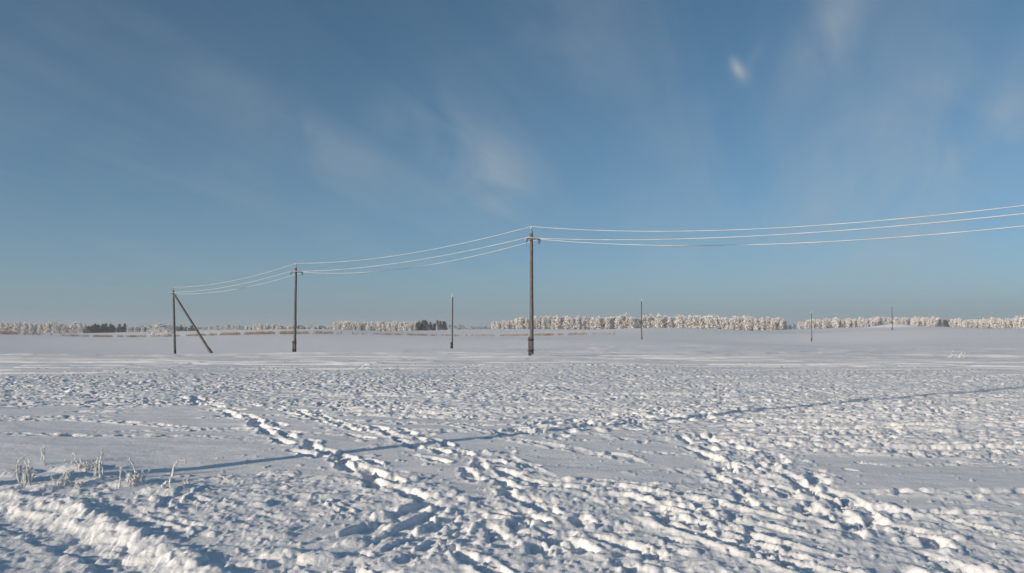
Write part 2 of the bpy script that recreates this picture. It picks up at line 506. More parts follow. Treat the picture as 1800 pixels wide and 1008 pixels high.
# zones of trodden snow (outlines on the ground)
Z_BAND = G([(-500, 640), (0, 636), (900, 638), (1800, 632), (2300, 634), (2300, 790), (1800, 808), (1560, 800), (1380, 792), (1230, 785), (1060, 752), (900, 742), (700, 733), (560, 716), (330, 714), (0, 716), (-500, 720)])
Z_BANDR = G([(1050, 655), (1800, 640), (2200, 640), (2200, 700), (1700, 720), (1200, 700)])
Z_MID = G([(770, 885), (900, 850), (1010, 842), (1255, 856), (1215, 792), (1340, 792), (1425, 865), (1580, 905), (1810, 990), (1900, 1060), (1300, 1120), (600, 1110), (420, 1010), (560, 985), (740, 950)])
Z_CRUST = G([(340, 835), (700, 828), (780, 880), (620, 930), (400, 930), (330, 880)])
Z_LEFT = G([(90, 858), (330, 868), (470, 925), (560, 985), (520, 1090), (380, 1090), (250, 960), (60, 880)])
Z_LB = G([(-250, 900), (0, 905), (110, 945), (210, 1000), (300, 1080), (-300, 1080)])
Z_RB = G([(1640, 925), (1830, 895), (2000, 960), (1900, 1050), (1700, 1000)])

m = zone_mask(Z_BAND).astype(np.float32) * (1 - smooth(25, 40, dist))
far_boost = smooth(13, 22, dist)
rough = np.abs(fbm(Xf * 2.2, Yf * 2.2, 4, 51, 0.6))
H += m * (0.022 * (0.55 - rough) * (0.7 + 0.8 * far_boost) + 0.008 * fbm(Xf * 7, Yf * 7, 2, 53))
del rough
m = (zone_mask(Z_MID) | zone_mask(Z_LEFT) | zone_mask(Z_LB, 0.3)).astype(np.float32)
H += m * (0.012 * fbm(Xf * 2.6, Yf * 2.6, 4, 61, 0.6) + 0.006 * fbm(Xf * 15, Yf * 15, 3, 63, 0.6))
m = (zone_mask(Z_CRUST) | zone_mask(Z_RB)).astype(np.float32)
H += m * (0.014 * fbm(Xf * 3.0, Yf * 4.5, 4, 65, 0.65) + 0.006 * fbm(Xf * 16, Yf * 16, 2, 67))

# long faint tracks of skis and sledges
for pts, wd_, dp in (
        ([(-60, 742), (120, 738), (260, 745), (400, 756)], 0.10, 0.035), ([(-60, 762), (150, 764), (380, 766), (470, 772)], 0.09, 0.03),
        ([(180, 757), (420, 752), (640, 768)], 0.09, 0.025), ([(500, 738), (800, 745), (1000, 752)], 0.10, 0.03), ([(560, 752), (840, 760), (960, 750)], 0.08, 0.025),
        ([(880, 770), (1000, 792), (1040, 800)], 0.10, 0.03), ([(1060, 800), (1120, 812)], 0.10, 0.04), ([(880, 800), (960, 838)], 0.08, 0.03), ([(1200, 828), (1260, 838)], 0.1, 0.03),
        ([(1360, 795), (1600, 803), (1850, 815)], 0.14, 0.045), ([(1500, 868), (1660, 872), (1850, 870)], 0.12, 0.035), ([(1470, 890), (1600, 905), (1700, 930)], 0.12, 0.05),
        ([(1650, 905), (1800, 912)], 0.12, 0.04), ([(1180, 740), (1500, 738), (1850, 745)], 0.14, 0.04), ([(1250, 760), (1850, 770)], 0.14, 0.04), ([(1300, 775), (1850, 788)], 0.14, 0.04)):
    groove(G(pts), wd_, dp, dp * 0.7)
for k in range(46):                                  # right-hand part of the trodden band: many long streaks
    y0 = random.uniform(640, 735); x0 = random.uniform(900, 1900); l = random.uniform(60, 300)
    groove(G([(x0, y0), (x0 + l, y0 + random.uniform(-2, 4))]), random.uniform(0.09, 0.16), random.uniform(0.03, 0.06), random.uniform(.03, .055), long=4)
for k in range(26):
    y0 = random.uniform(650, 735); x0 = random.uniform(-100, 900); l = random.uniform(40, 200)
    groove(G([(x0, y0), (x0 + l, y0 + random.uniform(-2, 3))]), random.uniform(0.10, 0.18), random.uniform(0.03, 0.05), 0.03)

# trodden band: thousands of prints
DN = lambda x, y: float(fbm(np.array([x * .35]), np.array([y * .35]), 3, 91)[0])
for x, y in scatter(Z_BAND, 26):
    d = math.hypot(x, y)
    if d > 44 or abs(x) > 0.8 * y + 2: continue
    fade = max(0.0, 1.0 - max(0.0, (d - 23) / 17)) ** 1.3 * min(1.0, max(0.12, 0.55 + 0.9 * DN(x, y)))
    if random.random() > fade: continue
    kf = 1 + max(0.0, d - 16) / 30
    print_stamp(x, y, random.gauss(0.2, 0.7), random.uniform(0.06, 0.17), random.uniform(0.03, 0.065), random.uniform(0.025, 0.065) * kf, random.uniform(0.018, 0.045) * kf)
    if random.random() < 0.2:
        c = random.uniform(0.03, 0.075) * random.choice((1, 1, 1, 1.6)); lump(x + random.uniform(-.4, .4), y + random.uniform(-.4, .4), c * 1.6, c, random.uniform(0, 3), c * 0.75)

# long skis-and-sledge streaks across the trodden band, and a deeply churned spot where the pole's shadow crosses it
for k in range(85):
    y0 = random.uniform(640, 790); x0 = random.uniform(500, 1850) if y0 < 735 else random.uniform(1180, 1850); l = random.uniform(70, 380) * (0.6 + (y0 - 600) / 250)
    groove(G([(x0, y0), (x0 + l * .5, y0 + random.uniform(-1.5, 1.5)), (x0 + l, y0 + random.uniform(-2, 4))]), random.uniform(0.06, 0.13), random.uniform(0.03, 0.06), random.uniform(.035, .065), wob=.02, long=4)
for x, y in scatter(G([(870, 772), (915, 745), (1000, 735), (1130, 722), (1250, 716), (1270, 736), (1120, 755), (1000, 772)]), 7):
    print_stamp(x, y, random.gauss(0.5, 0.7), random.uniform(0.14, 0.3), random.uniform(0.08, 0.14), random.uniform(0.08, 0.20), random.uniform(0.03, 0.06))
    c = random.uniform(0.03, 0.08); lump(x + random.uniform(-.3, .3), y + random.uniform(-.3, .3), c * 1.6, c, random.uniform(0, 3), c * 0.7)
# single trails
T1 = G([(330, 700), (372, 716), (450, 742), (545, 792), (600, 812), (655, 845), (700, 865), (745, 886), (800, 905)])
walk(T1, step=0.62, off=0.09, depth=0.15, rim=0.035, size=(0.30, 0.12), drag=0.95, clods=0.5)
walk([(x + 0.2, y + 0.12) for x, y in T1], step=1.3, off=0.08, depth=0.08, rim=0.035, size=(0.24, 0.10), clods=0.6)
T2 = G([(440, 712), (520, 728), (620, 752), (730, 785), (800, 815), (850, 840), (905, 866)])
walk(T2, step=0.58, off=0.11, depth=0.13, rim=0.035, size=(0.27, 0.11), drag=0.9, clods=0.5)
walk([(x + 0.35, y + 0.2) for x, y in T2[2:]], step=0.75, off=0.12, depth=0.11, rim=0.035, size=(0.25, 0.11), clods=0.5)
T2b = G([(470, 716), (560, 738), (680, 762), (760, 784)])
groove(T2b, 0.10, 0.05, 0.04)
T3 = [G([(1200, 775), (1290, 810), (1370, 850), (1450, 885), (1560, 930), (1700, 1000), (1800, 1060)]),
      G([(1250, 775), (1330, 805), (1400, 845), (1480, 890), (1600, 945), (1760, 1010)]),
      G([(1330, 790), (1380, 822), (1430, 860), (1500, 900), (1640, 955)]),
      G([(1290, 815), (1340, 850), (1400, 895), (1480, 950), (1560, 1030)]),
      G([(1240, 800), (1280, 840), (1330, 900), (1390, 970), (1420, 1040)])]
for tr in T3: walk(tr, step=0.62, off=0.13, depth=0.13, rim=0.03, size=(0.24, 0.11), drag=0.7, jit=0.07, clods=0.45)
T4 = [G([(790, 890), (870, 910), (960, 935), (1100, 980), (1250, 1040)]), G([(960, 880), (985, 905), (1040, 960), (1100, 1040)]),
      G([(900, 860), (930, 920), (905, 965), (930, 1040)]), G([(880, 850), (1000, 850), (1140, 870)]), G([(760, 900), (840, 960), (960, 1040)])]
for tr in T4: walk(tr, step=0.65, off=0.13, depth=0.13, rim=0.03, size=(0.23, 0.11), drag=0.6, jit=0.08, clods=0.45)
for tr in (G([(1000, 752), (1090, 742), (1200, 730)]), G([(880, 765), (960, 752), (1050, 742)])): walk(tr, step=0.5, depth=0.1, rim=0.05, size=(0.25, 0.12))
# fan of ruts left by sledges, lower right
for k in range(26):
    a0 = random.uniform(0, 1); x0 = 1000 + 120 * a0; y0 = 850 + 50 * a0 + random.uniform(-6, 6)
    groove(G([(x0, y0), (x0 + 170, y0 + 28 + 30 * a0), (x0 + 420, y0 + 75 + 75 * a0)]), random.uniform(0.05, 0.13), random.uniform(0.03, 0.07), random.uniform(0.015, 0.035), wob=0.012)
# slide marks, lower middle
for pts, wd_, dp in (([(770, 882), (700, 912), (620, 945), (550, 962)], 0.13, 0.075), ([(800, 888), (730, 925), (650, 975)], 0.10, 0.06), ([(825, 892), (760, 940), (660, 990)], 0.12, 0.07), ([(850, 900), (770, 960), (700, 1000)], 0.1, 0.05)):
    groove(G(pts), wd_, dp, dp * 0.45, wob=0.01)
Z_WIDE = G([(330, 800), (700, 735), (1100, 745), (1800, 790), (2100, 1000), (1500, 1150), (300, 1100), (200, 900)])
for k in range(34):                                  # narrow scuffs and single prints across the smooth patches
    x, y = scatter(Z_WIDE, 0.2)[0]; a = random.gauss(-0.3, 0.6); l = random.uniform(0.5, 2.2)
    groove([(x, y), (x + l * math.cos(a), y + l * math.sin(a))], random.uniform(.03, .07), random.uniform(.02, .05), .02, wob=.015)
for x, y in scatter(Z_WIDE, 0.5):
    print_stamp(x, y, random.gauss(0.8, 0.8), random.uniform(0.12, 0.2), random.uniform(0.06, 0.10), random.uniform(0.02, 0.06), random.uniform(0.01, 0.03))
for x, y in scatter(Z_MID, 1.6):
    print_stamp(x, y, random.uniform(0, 3.14), random.uniform(0.10, 0.22), random.uniform(0.05, 0.10), random.uniform(0.03, 0.08), random.uniform(0.01, 0.035))
for poly, dn in ((Z_MID, 3), (Z_LEFT, 10), (Z_CRUST, 4), (Z_RB, 7), (Z_LB, 8)):
    for x, y in scatter(poly, dn):
        c = random.uniform(0.015, 0.05) * random.choice((1, 1, 1.5)); lump(x, y, c * random.uniform(1, 2.0), c, random.uniform(0, 3.1), c * random.uniform(0.5, 1.0))
for poly, dn in ((Z_MID, 60), (Z_LEFT, 45), (Z_CRUST, 20), (Z_WIDE, 9)):
    for x, y in scatter(poly, dn):
        if y > 12 or y < 4.6: continue
        c = random.uniform(0.010, 0.022); lump(x, y, c * random.uniform(1, 1.7), c, random.uniform(0, 3.1), c * random.uniform(1.0, 1.9))
# ploughed ridge and rut, lower left
BERM = np.array(G([(-420, 815), (-200, 835), (0, 868), (80, 885), (150, 905), (215, 935), (280, 965), (350, 1000), (450, 1060), (600, 1160)]))
RUT = np.array(G([(-420, 845), (-200, 868), (0, 905), (90, 930), (180, 965), (240, 1005), (330, 1080)]))
dmin = np.full(Xf.shape, 9.0, np.float32); sw = (slice(0, np.searchsorted(Y, 12.0)), slice(0, np.searchsorted(U, 0.3)))
for i in range(len(BERM) - 1):
    ax, ay = BERM[i]; bx_, by_ = BERM[i + 1]; ex, ey = bx_ - ax, by_ - ay
    tt = np.clip(((Xf[sw] - ax) * ex + (Yf[sw] - ay) * ey) / (ex * ex + ey * ey), 0, 1)
    dmin[sw] = np.minimum(dmin[sw], np.hypot(Xf[sw] - ax - tt * ex, Yf[sw] - ay - tt * ey))
gb = np.exp(-(dmin / 0.17) ** 2)
H += gb * (0.015 + 0.04 * fbm(Xf * 3.3, Yf * 3.3, 4, 93, 0.6) + 0.015 * fbm(Xf * 13, Yf * 13, 2, 95)); H0 += gb * 0.02
groove(RUT, 0.22, 0.07, 0.0, wob=0.02, fade=False)
seg = np.diff(BERM, axis=0); ln = np.hypot(seg[:, 0], seg[:, 1]); cum = np.append(0, np.cumsum(ln))
for k in range(int(cum[-1] / 0.085)):
    s_ = (k + random.random()) * 0.085; i = min(np.searchsorted(cum, s_, 'right') - 1, len(seg) - 1)
    p = BERM[i] + seg[i] * (s_ - cum[i]) / ln[i]
    o = random.gauss(0.03, 0.06); a = math.atan2(seg[i][1], seg[i][0])
    c = random.choice((0.04, 0.05, 0.07, 0.09)) * random.uniform(.8, 1.25)
    lump(p[0] - math.sin(a) * o, p[1] + math.cos(a) * o, c * random.uniform(1, 1.5), c, a + random.gauss(0, .5), c * random.uniform(0.25, 0.58) * (0.6 + 0.7 * abs(math.sin(s_ * 5.1) * math.cos(s_ * 2.3))))
    if random.random() < 0.9:
        o = random.gauss(0.1, 0.35); c = random.uniform(0.015, 0.05)
        lump(p[0] - math.sin(a) * o, p[1] + math.cos(a) * o, c * 1.4, c, random.uniform(0, 3), c * 0.9)
for k in range(3):                                   # big loose lumps beside the ridge
    q = BERM[random.randint(1, 7)] + np.array([random.uniform(0.15, 1.1), random.uniform(-0.1, 0.7)])
    c = random.uniform(0.07, 0.15); lump(q[0], q[1], c * 1.5, c, random.uniform(0, 3), c * random.uniform(.5, .9))
for px, py, c, hh in ((285, 968, .12, .1), (500, 978, .13, .09), (620, 958, .1, .07), (560, 985, .14, .1), (450, 995, .12, .09), (330, 990, .12, .1), (490, 945, .1, .06), (470, 830, .09, .07), (490, 828, .08, .05), (560, 838, .09, .04), (540, 872, .13, .05), (585, 872, .12, .05)):
    x, y = G([(px, py)])[0]; lump(x, y, c * 1.2, c * .8, 0.3, hh * .62)
B2 = np.array([(-8.5, 7.6), (-6.3, 6.3), (-4.7, 5.2), (-3.3, 4.2)])   # the ridge on the other side of the rut
for k in range(60):
    i = random.randint(0, 2); p = B2[i] + (B2[i + 1] - B2[i]) * random.random()
    c = random.uniform(0.14, 0.28); lump(p[0] + random.gauss(0, .12), p[1] + random.gauss(0, .12), c * 1.5, c, random.uniform(0, 3), c * 0.75)
# snow blown up round the weeds
for px, py in ((25, 850), (120, 840), (180, 845), (240, 848), (310, 862), (140, 822), (20, 830), (80, 848)):
    x, y = G([(px, py)])[0]; lump(x, y, random.uniform(.25, .4), random.uniform(.18, .3), 0.3, random.uniform(.05, .09))

rel = np.clip(np.abs(H - H0) / 0.03, 0, 1) * (1 - smooth(9, 20, dist))
H += rel * (0.007 * np.abs(fbm(Xf * 17, Yf * 17, 3, 201, 0.65)) + 0.004 * fbm(Xf * 34, Yf * 34, 2, 203))
V = np.stack([X2, Y2, Z0 + H], -1).reshape(-1, 3)
idx = np.arange(NR * NC).reshape(NR, NC)
Q = np.stack([idx[:-1, :-1], idx[:-1, 1:], idx[1:, 1:], idx[1:, :-1]], -1).reshape(-1, 4)
ground = link('ground', np_mesh('ground', V, Q), snow_mat)
tag(ground, 'snow covered field with trodden paths and smooth patches', kind='structure')
ZG = Z0 + H


def gz(x, y):
    i = int(np.clip(np.searchsorted(Y, y), 1, NR - 1)); j = int(np.clip(np.searchsorted(U, x / Wd[i]), 0, NC - 1))
    f = (y - Y[i - 1]) / (Y[i] - Y[i - 1])
    return float(ZG[i - 1, j] * (1 - f) + ZG[i, j] * f)


def macro_z(x, y): return float(macro(x, y))


del V, Q

# ---------------------------------------------------------------- power line poles
ARM = math.atan2(19.4, 20.3)           # crossarms stand square to the line
TOP_Z, ARM_Z, ARM_R = 7.62, 7.0, 0.47


def shaft(mb, h, r0, r1, z0=0.0, off=(0, 0), lean=(0, 0), seed=0):
    rs = random.Random(seed); pts, rad = [], []
    for k in range(15):
        f = k / 14
        pts.append((off[0] + lean[0] * f + rs.gauss(0, .004), off[1] + lean[1] * f + rs.gauss(0, .004), z0 + (h - z0) * f)); rad.append((r0 + (r1 - r0) * f) * rs.uniform(.97, 1.03))
    mb.tube(pts, rad, 14)


INS = [(0.0, 0.0), (0.032, 0.0), (0.062, 0.02), (0.062, 0.05), (0.04, 0.065), (0.052, 0.085), (0.05, 0.115), (0.03, 0.13), (0.035, 0.15), (0.02, 0.175), (0.0, 0.18)]


def insulator(parent, pos):
    mb = MB(); mb.lathe(INS, pos); return mb.build('insulator', glass_ins, parent)


def line_pole(label, loc, stub_side, group):
    t = thing('utility_pole', label, 'utility pole', loc, ARM, group)
    s = MB(); shaft(s, 7.22, 0.125, 0.09, 0.12, seed=stub_side)
    s.build('shaft', wood, t)
    s = MB(); a = -ARM + math.pi; ox, oy = 0.10 * math.cos(a), 0.10 * math.sin(a)
    s.tube([(ox, oy, -0.4), (ox, oy, 0.5), (ox * 1.02, oy, 1.12)], [0.10, 0.10, 0.095], 12); s.build('stub_post', dark_wood, t)
    for z in (0.32, 0.96):
        s = MB()
        for dz in (-0.03, -0.01, 0.01, 0.03):
            ring = [(ox / 2 + 0.20 * math.cos(q), oy / 2 + 0.155 * math.sin(q), z + dz) for q in np.linspace(0, 2 * math.pi, 21)]
            s.tube(ring, 0.011, 5, False)
        s.build('wire_band', steel, t)
    s = MB(); s.beam((-ARM_R, -0.125, 6.9), (ARM_R, -0.125, 6.9), 0.075, 0.085); s.build('crossarm', wood, t)
    s = MB(); s.beam((-ARM_R + .03, -0.125, 6.955), (ARM_R - .03, -0.125, 6.955), 0.06, 0.022); s.build('frost_cap', frost, t)
    s = MB(); s.tube([(0, -0.09, 6.98), (0, -0.10, 7.25), (0, -0.03, 7.38), (0, 0, 7.50)], [0.022] * 4, 8); s.build('top_pin', steel, t)
    insulator(t, (0, 0, 7.44))
    for sx in (-1, 1):
        s = MB(); s.tube([(sx * (ARM_R - .06), -0.125, 6.87), (sx * (ARM_R - .02), -0.125, 6.66), (sx * (ARM_R + .06), -0.125, 6.60), (sx * (ARM_R + .10), -0.125, 6.66), (sx * (ARM_R + .10), -0.125, 6.78)], [0.016] * 5, 6)
        s.build('hook', steel, t); insulator(t, (sx * (ARM_R + .10), -0.125, 6.73))
    return t


LP = {}
p1 = at_depth(934.5, 628, 46.7); p1.z = gz(p1.x, p1.y) - 0.02
p2 = at_depth(518, 622, 67.0); p2.z = gz(p2.x, p2.y) - 0.02
pa = at_depth(308, 626, 87.0); pa.z = gz(pa.x, pa.y) - 0.02
p0 = Vector((p1.x + 19.4 * 1.487, p1.y - 20.3 * 1.487, 0)); p0.z = gz(p0.x, p0.y)
GL = 'poles carrying the frosted wires'
line_pole('tallest brown wooden pole with crossarm, standing nearest in the middle of the field', p1, 1, GL)
line_pole('brown wooden pole with crossarm between the tallest pole and the braced end pole', p2, 2, GL)
line_pole('wooden pole out of view on the right where the frosted wires end', p0, 3, GL)

# end pole with its slanting brace
t = thing('utility_pole', 'leaning end pole propped by a slanting brace, leftmost of the poles', 'utility pole', pa, 0.0, GL)
LEAN = (-0.36, 0.0)
s = MB(); shaft(s, 7.25, 0.135, 0.10, -0.4, lean=LEAN, seed=9); s.build('shaft', wood, t)
bf = at_depth(376, 624.5, 86.0); bf.z = gz(bf.x, bf.y) - 0.15
s = MB(); top = Vector((LEAN[0] * .95 + 0.12, -0.02, 6.78)); foot = bf - pa
pts = [foot.lerp(top, k / 8) for k in range(9)]; s.tube(pts, [0.14 - 0.004 * k for k in range(9)], 12); s.build('brace', wood, t)
s = MB(); s.tube([foot.lerp(top, -0.02) + Vector((0.1, -.06, 0)), foot.lerp(top, 0.14) + Vector((0.1, -.06, 0))], [0.13, 0.12], 10); s.build('brace_stub', dark_wood, t)
s = MB(); s.tube([(0.02, -0.16, -0.4), (0.02, -0.16, 0.75)], [0.13, 0.12], 10); s.build('stub_post', dark_wood, t)
s = MB(); s.tube([(LEAN[0], -0.02, 7.1), (LEAN[0], -0.02, 7.55)], 0.022, 6); s.build('top_pin', steel, t); insulator(t, (LEAN[0], -0.02, 7.48))
A_ATT = [Vector((LEAN[0], -0.02, TOP_Z))]
for sx, z in ((-1, 7.02), (1, 6.85)):
    s = MB(); s.tube([(LEAN[0] * .95 + sx * .08, -0.02, z - .1), (LEAN[0] * .95 + sx * .28, -0.02, z - .1), (LEAN[0] * .95 + sx * .30, -0.02, z)], 0.016, 6)
    s.build('hook', steel, t); insulator(t, (LEAN[0] * .95 + sx * .30, -0.02, z - .06)); A_ATT.append(Vector((LEAN[0] * .95 + sx * .30, -0.02, z + .04)))

# bare poles of the second line, farther back
far_lab = ['thin bare pole with frosted tip between the middle crossarm pole and the second crossarm pole', 'thin bare pole in front of the long frosted grove, right of the tallest pole',
           'thin bare pole in front of frosted trees, third of the far poles from the left', 'faint thin pole in front of the sunlit snow mound, farthest of all poles']


def bare_pole(label, loc, seed, group, r=0.125):
    t = thing('bare_pole', label, 'utility pole', loc, random.uniform(0, 3), group)
    s = MB(); shaft(s, 7.15, r, r * .78, -0.4, seed=seed); s.build('shaft', wood, t)
    s = MB(); s.tube([(r * .9, 0, 6.8), (r * .9, 0, 7.15), (0.02, 0, 7.5), (0, 0, 7.66)], [0.03] * 4, 7); s.build('top_pin', frost, t)
    insulator(t, (0, 0, 7.6))
    s = MB(); s.tube([(0.05, 0.16, -0.4), (0.05, 0.16, 0.9)], [0.13, 0.12], 10); s.build('stub_post', dark_wood, t)
    return t


for (px, py, d), lab in zip(((795, 611, 110.7), (1128, 601, 147), (1427, 594, 199), (1569, 587, 239)), far_lab):
    p = at_depth(px, py, d); p.z = gz(p.x, p.y) - 0.03
    bare_pole(lab, p, int(px), 'bare poles of the far line')
psh = Vector((-7.46, 7.38, 0)); psh.z = gz(psh.x, psh.y) - 0.05
bare_pole('bare pole out of view on the left, throwing the long shadow', psh, 77, None, r=0.125)

# the three frosted wires
ca, sa = math.cos(ARM), math.sin(ARM)


def att(p, which):
    if which == 0: return p + Vector((0, 0, TOP_Z))
    sx = -1 if which == 1 else 1; lx, ly = sx * (ARM_R + .10), -0.125
    return p + Vector((lx * ca - ly * sa, lx * sa + ly * ca, 6.90))


SAGS = ((1.57, 0.57, 0.50), (1.2, 0.5, 0.42), (1.52, 0.76, 0.55))
for w, lab in enumerate(('topmost of the three frosted white wires strung along the poles', 'middle frosted white wire, held by the left ends of the crossarms', 'lowest frosted white wire, held by the right ends of the crossarms')):
    ends = [att(p0, w), att(p1, w), att(p2, w), pa + A_ATT[w]]
    pts = []
    for k in range(3):
        n = 90
        for i in range(n + (1 if k == 2 else 0)):
            f = i / n; q = ends[k].lerp(ends[k + 1], f); q.z -= 4 * SAGS[w][k] * f * (1 - f); pts.append(q)
    mb = MB(); mb.tube(pts, [0.0185 * random.uniform(.75, 1.2) for _ in pts], 6)
    tag(mb.build('power_wire', rime_wire), lab, 'wire', 'frosted wires on the poles')


# ---------------------------------------------------------------- trees
def crown_mesh(name, h, prof, wid, clumps, per, fs, seed, droop=0.5, base=0.08):
    r = np.random.default_rng(seed); vs = []
    for c in range(clumps):
        f = base + (1 - base) * r.random() ** 0.85
        rad = wid * prof(f); a = r.random() * 2 * math.pi; q = rad * math.sqrt(r.uniform(0.15, 1.0))
        ctr = np.array([q * math.cos(a), q * math.sin(a), f * h])
        n = per
        p = ctr + r.normal(0, 1, (n, 3)) * np.array([0.36, 0.36, 0.62]) * fs * 1.4
        d = r.normal(0, 1, (n, 3)); d[:, 2] -= droop * 2; d /= np.linalg.norm(d, axis=1)[:, None]
        e = np.cross(d, r.normal(0, 1, (n, 3))); e /= np.linalg.norm(e, axis=1)[:, None] + 1e-6
        ll = fs * r.uniform(0.6, 1.5, (n, 1)); ww = fs * r.uniform(0.4, 0.9, (n, 1))
        vs.append(np.stack([p, p + d * ll * .5 + e * ww * .5, p + d * ll, p + d * ll * .5 - e * ww * .5], 1).reshape(-1, 3))
    v = np.concatenate(vs); v[:, 2] = np.maximum(v[:, 2], 0.05)
    return np_mesh(name, v, np.arange(len(v)).reshape(-1, 4), smooth=False)


def trunk_mesh(name, h, r, seed, limbs=9, th=0.92):
    rs = random.Random(seed); mb = MB()
    pts = [(rs.gauss(0, .12) * k / 8, rs.gauss(0, .12) * k / 8, h * th * k / 8 - 0.3) for k in range(9)]
    mb.tube(pts, [r * (1 - .85 * k / 8) for k in range(9)], 6)
    for k in range(limbs):
        z = h * rs.uniform(.18, .75); a = rs.uniform(0, 6.28); l = h * rs.uniform(.12, .22)
        i = min(8, max(0, int(8 * z / (h * th)))); b0 = pts[i]
        mb.tube([b0, (b0[0] + math.cos(a) * l * .5, b0[1] + math.sin(a) * l * .5, b0[2] + l * .5), (b0[0] + math.cos(a) * l, b0[1] + math.sin(a) * l, b0[2] + l * .7)], [r * .35, r * .22, r * .06], 5)
    return np_mesh(name, np.concatenate(mb.v), np.concatenate(mb.q), np.concatenate(mb.t))


ovoid = lambda f: max(0.05, math.sin(math.pi * min(1, f * 0.86 + 0.10)) ** 0.7 * (1.05 - 0.45 * f))
column = lambda f: max(0.08, (min(1, f / 0.18)) ** 0.5 * (1 - max(0, f - .5) * 1.5))
cone = lambda f: max(0.04, 1.05 - f)
bushy = lambda f: max(0.1, math.sqrt(max(0, 1 - f * f)))
H0T = 14.0
PROTO = {}


def proto_set(kind, n, crown_m, trunk_m, prof, wid, clumps, per, fs, droop, base, r, h=H0T):
    PROTO[kind] = [(crown_mesh('crown', h, prof, wid * random.uniform(.85, 1.2), clumps, per, fs, 100 * n + k + hash(kind) % 1 + len(PROTO) * 1000, droop, base),
                    trunk_mesh('trunk', h, r, k + len(PROTO) * 50)) for k in range(n)]
    for c, t_ in PROTO[kind]: c.materials.append(crown_m); t_.materials.append(trunk_m)


proto_set('birch', 9, birch_crown, birch_bark, ovoid, 3.2, 80, 12, 0.85, 0.6, 0.06, 0.16)
proto_set('column', 6, birch_crown, birch_bark, column, 2.2, 74, 12, 0.8, 0.6, 0.05, 0.15)
proto_set('pine', 6, pine_crown, pine_bark, cone, 3.4, 80, 12, 0.9, 0.2, 0.04, 0.18)
proto_set('bush', 4, birch_crown, birch_bark, bushy, 6.5, 110, 12, 0.9, 0.1, 0.0, 0.10)
SEQ = {'n': 0}


def tree(kind, x, y, hh, label, cat, group, name, wide=1.0):
    SEQ['n'] += 1
    c, t_ = PROTO[kind][SEQ['n'] * 7 % len(PROTO[kind])]
    z = gz(x, y)
    o = thing(name, label, cat, (x, y, z - 0.1), random.uniform(0, 6.28), group)
    k = hh / H0T; o.scale = (k * wide, k * wide, k)
    link('crown', c, None, o); link('trunk', t_, None, o)
    return o


def grove(x0, x1, top, kinds, d, n, rows, label, cat, group, name, wide=1.0, hj=0.12, spread=22):
    """trees of one grove between two bearings; top(px) = photo height of the tree tops"""
    for k in range(n):
        row = k % rows
        f = (k + 0.5 + random.uniform(-.42, .42)) / n
        px = x0 + (x1 - x0) * f; dd = d + row * spread / max(1, rows) + random.uniform(-3, 3)
        p = at_depth(px, 580, dd); z = gz(p.x, p.y)
        hh = at_depth(px, top(px), dd).z - z
        hh *= random.uniform(1 - hj * 1.5, 1 + hj * .5)
        kd = random.choices([a for a, w in kinds], [w for a, w in kinds])[0]
        tree(kd, p.x, p.y, hh, label, cat, group, name, wide * random.uniform(.85, 1.2))


flat = lambda v: (lambda px: v)
BI = [('birch', 3), ('column', 1)]
CO = [('column', 3), ('birch', 2)]
PI = [('pine', 1)]
lerp_top = lambda pts: (lambda px: float(np.interp(px, [a for a, b in pts], [b for a, b in pts])))
# left end
grove(-60, 150, flat(567.5), BI, 800, 30, 2, 'pale round-headed frosted tree in the grove left of the leaning end pole', 'tree', 'frosted grove at the far left', 'birch_tree', 1.45)
grove(146, 222, flat(570), PI, 830, 22, 2, 'dark conifer in the dark wood left of the leaning end pole', 'tree', 'dark conifers at the far left', 'pine_tree', 1.5, .28)
grove(224, 256, flat(575), [('birch', 1), ('pine', 1)], 830, 8, 1, 'short half frosted tree at the right end of the dark wood', 'tree', 'short trees beside the dark wood', 'young_tree', 1.2)
# beyond the end pole
grove(306, 346, flat(574), PI, 840, 12, 2, 'dark low conifer seen between the end pole and its brace', 'tree', 'dark conifers behind the end pole', 'pine_tree', 1.5, .28)
grove(364, 442, flat(573), [('bush', 2), ('birch', 1)], 760, 12, 1, 'low frosted bush in the row between the brace and the second crossarm pole', 'bush', 'low frosted bushes beyond the brace', 'frosted_bush', .6)
grove(428, 444, flat(575), PI, 830, 4, 1, 'small dark conifer among low frosted bushes left of the second crossarm pole', 'tree', 'small dark conifers near the second pole', 'pine_tree')
grove(444, 516, flat(569.5), BI, 800, 14, 2, 'frosted tree in the small grove just left of the second crossarm pole', 'tree', 'small frosted grove left of the second pole', 'birch_tree', 1.4)
grove(474, 580, flat(575), PI, 860, 14, 1, 'dark distant conifer behind the low frosted trees at the second crossarm pole', 'tree', 'dark conifers behind the second pole', 'pine_tree', 1.5, .28)
grove(522, 585, flat(574), BI, 810, 9, 1, 'short frosted tree just right of the second crossarm pole', 'tree', 'short frosted trees right of the second pole', 'birch_tree', 1.0)
# middle left
grove(584, 735, flat(566), BI, 850, 34, 2, 'pale frosted tree in the grove left of the first bare pole', 'tree', 'frosted grove left of the first bare pole', 'birch_tree', 1.4)
grove(664, 706, flat(567), PI, 872, 7, 1, 'dark conifer showing between frosted trees left of the first bare pole', 'tree', 'dark conifers among the frosted grove', 'pine_tree')
grove(732, 784, flat(566), PI, 855, 16, 2, 'dark conifer in the clump just left of the first bare pole', 'tree', 'dark clump left of the first bare pole', 'pine_tree', 1.5, .28)
grove(766, 771, flat(569), [('column', 1)], 846, 1, 1, 'single pale frosted tree standing before the dark conifer clump', 'tree', None, 'birch_tree')
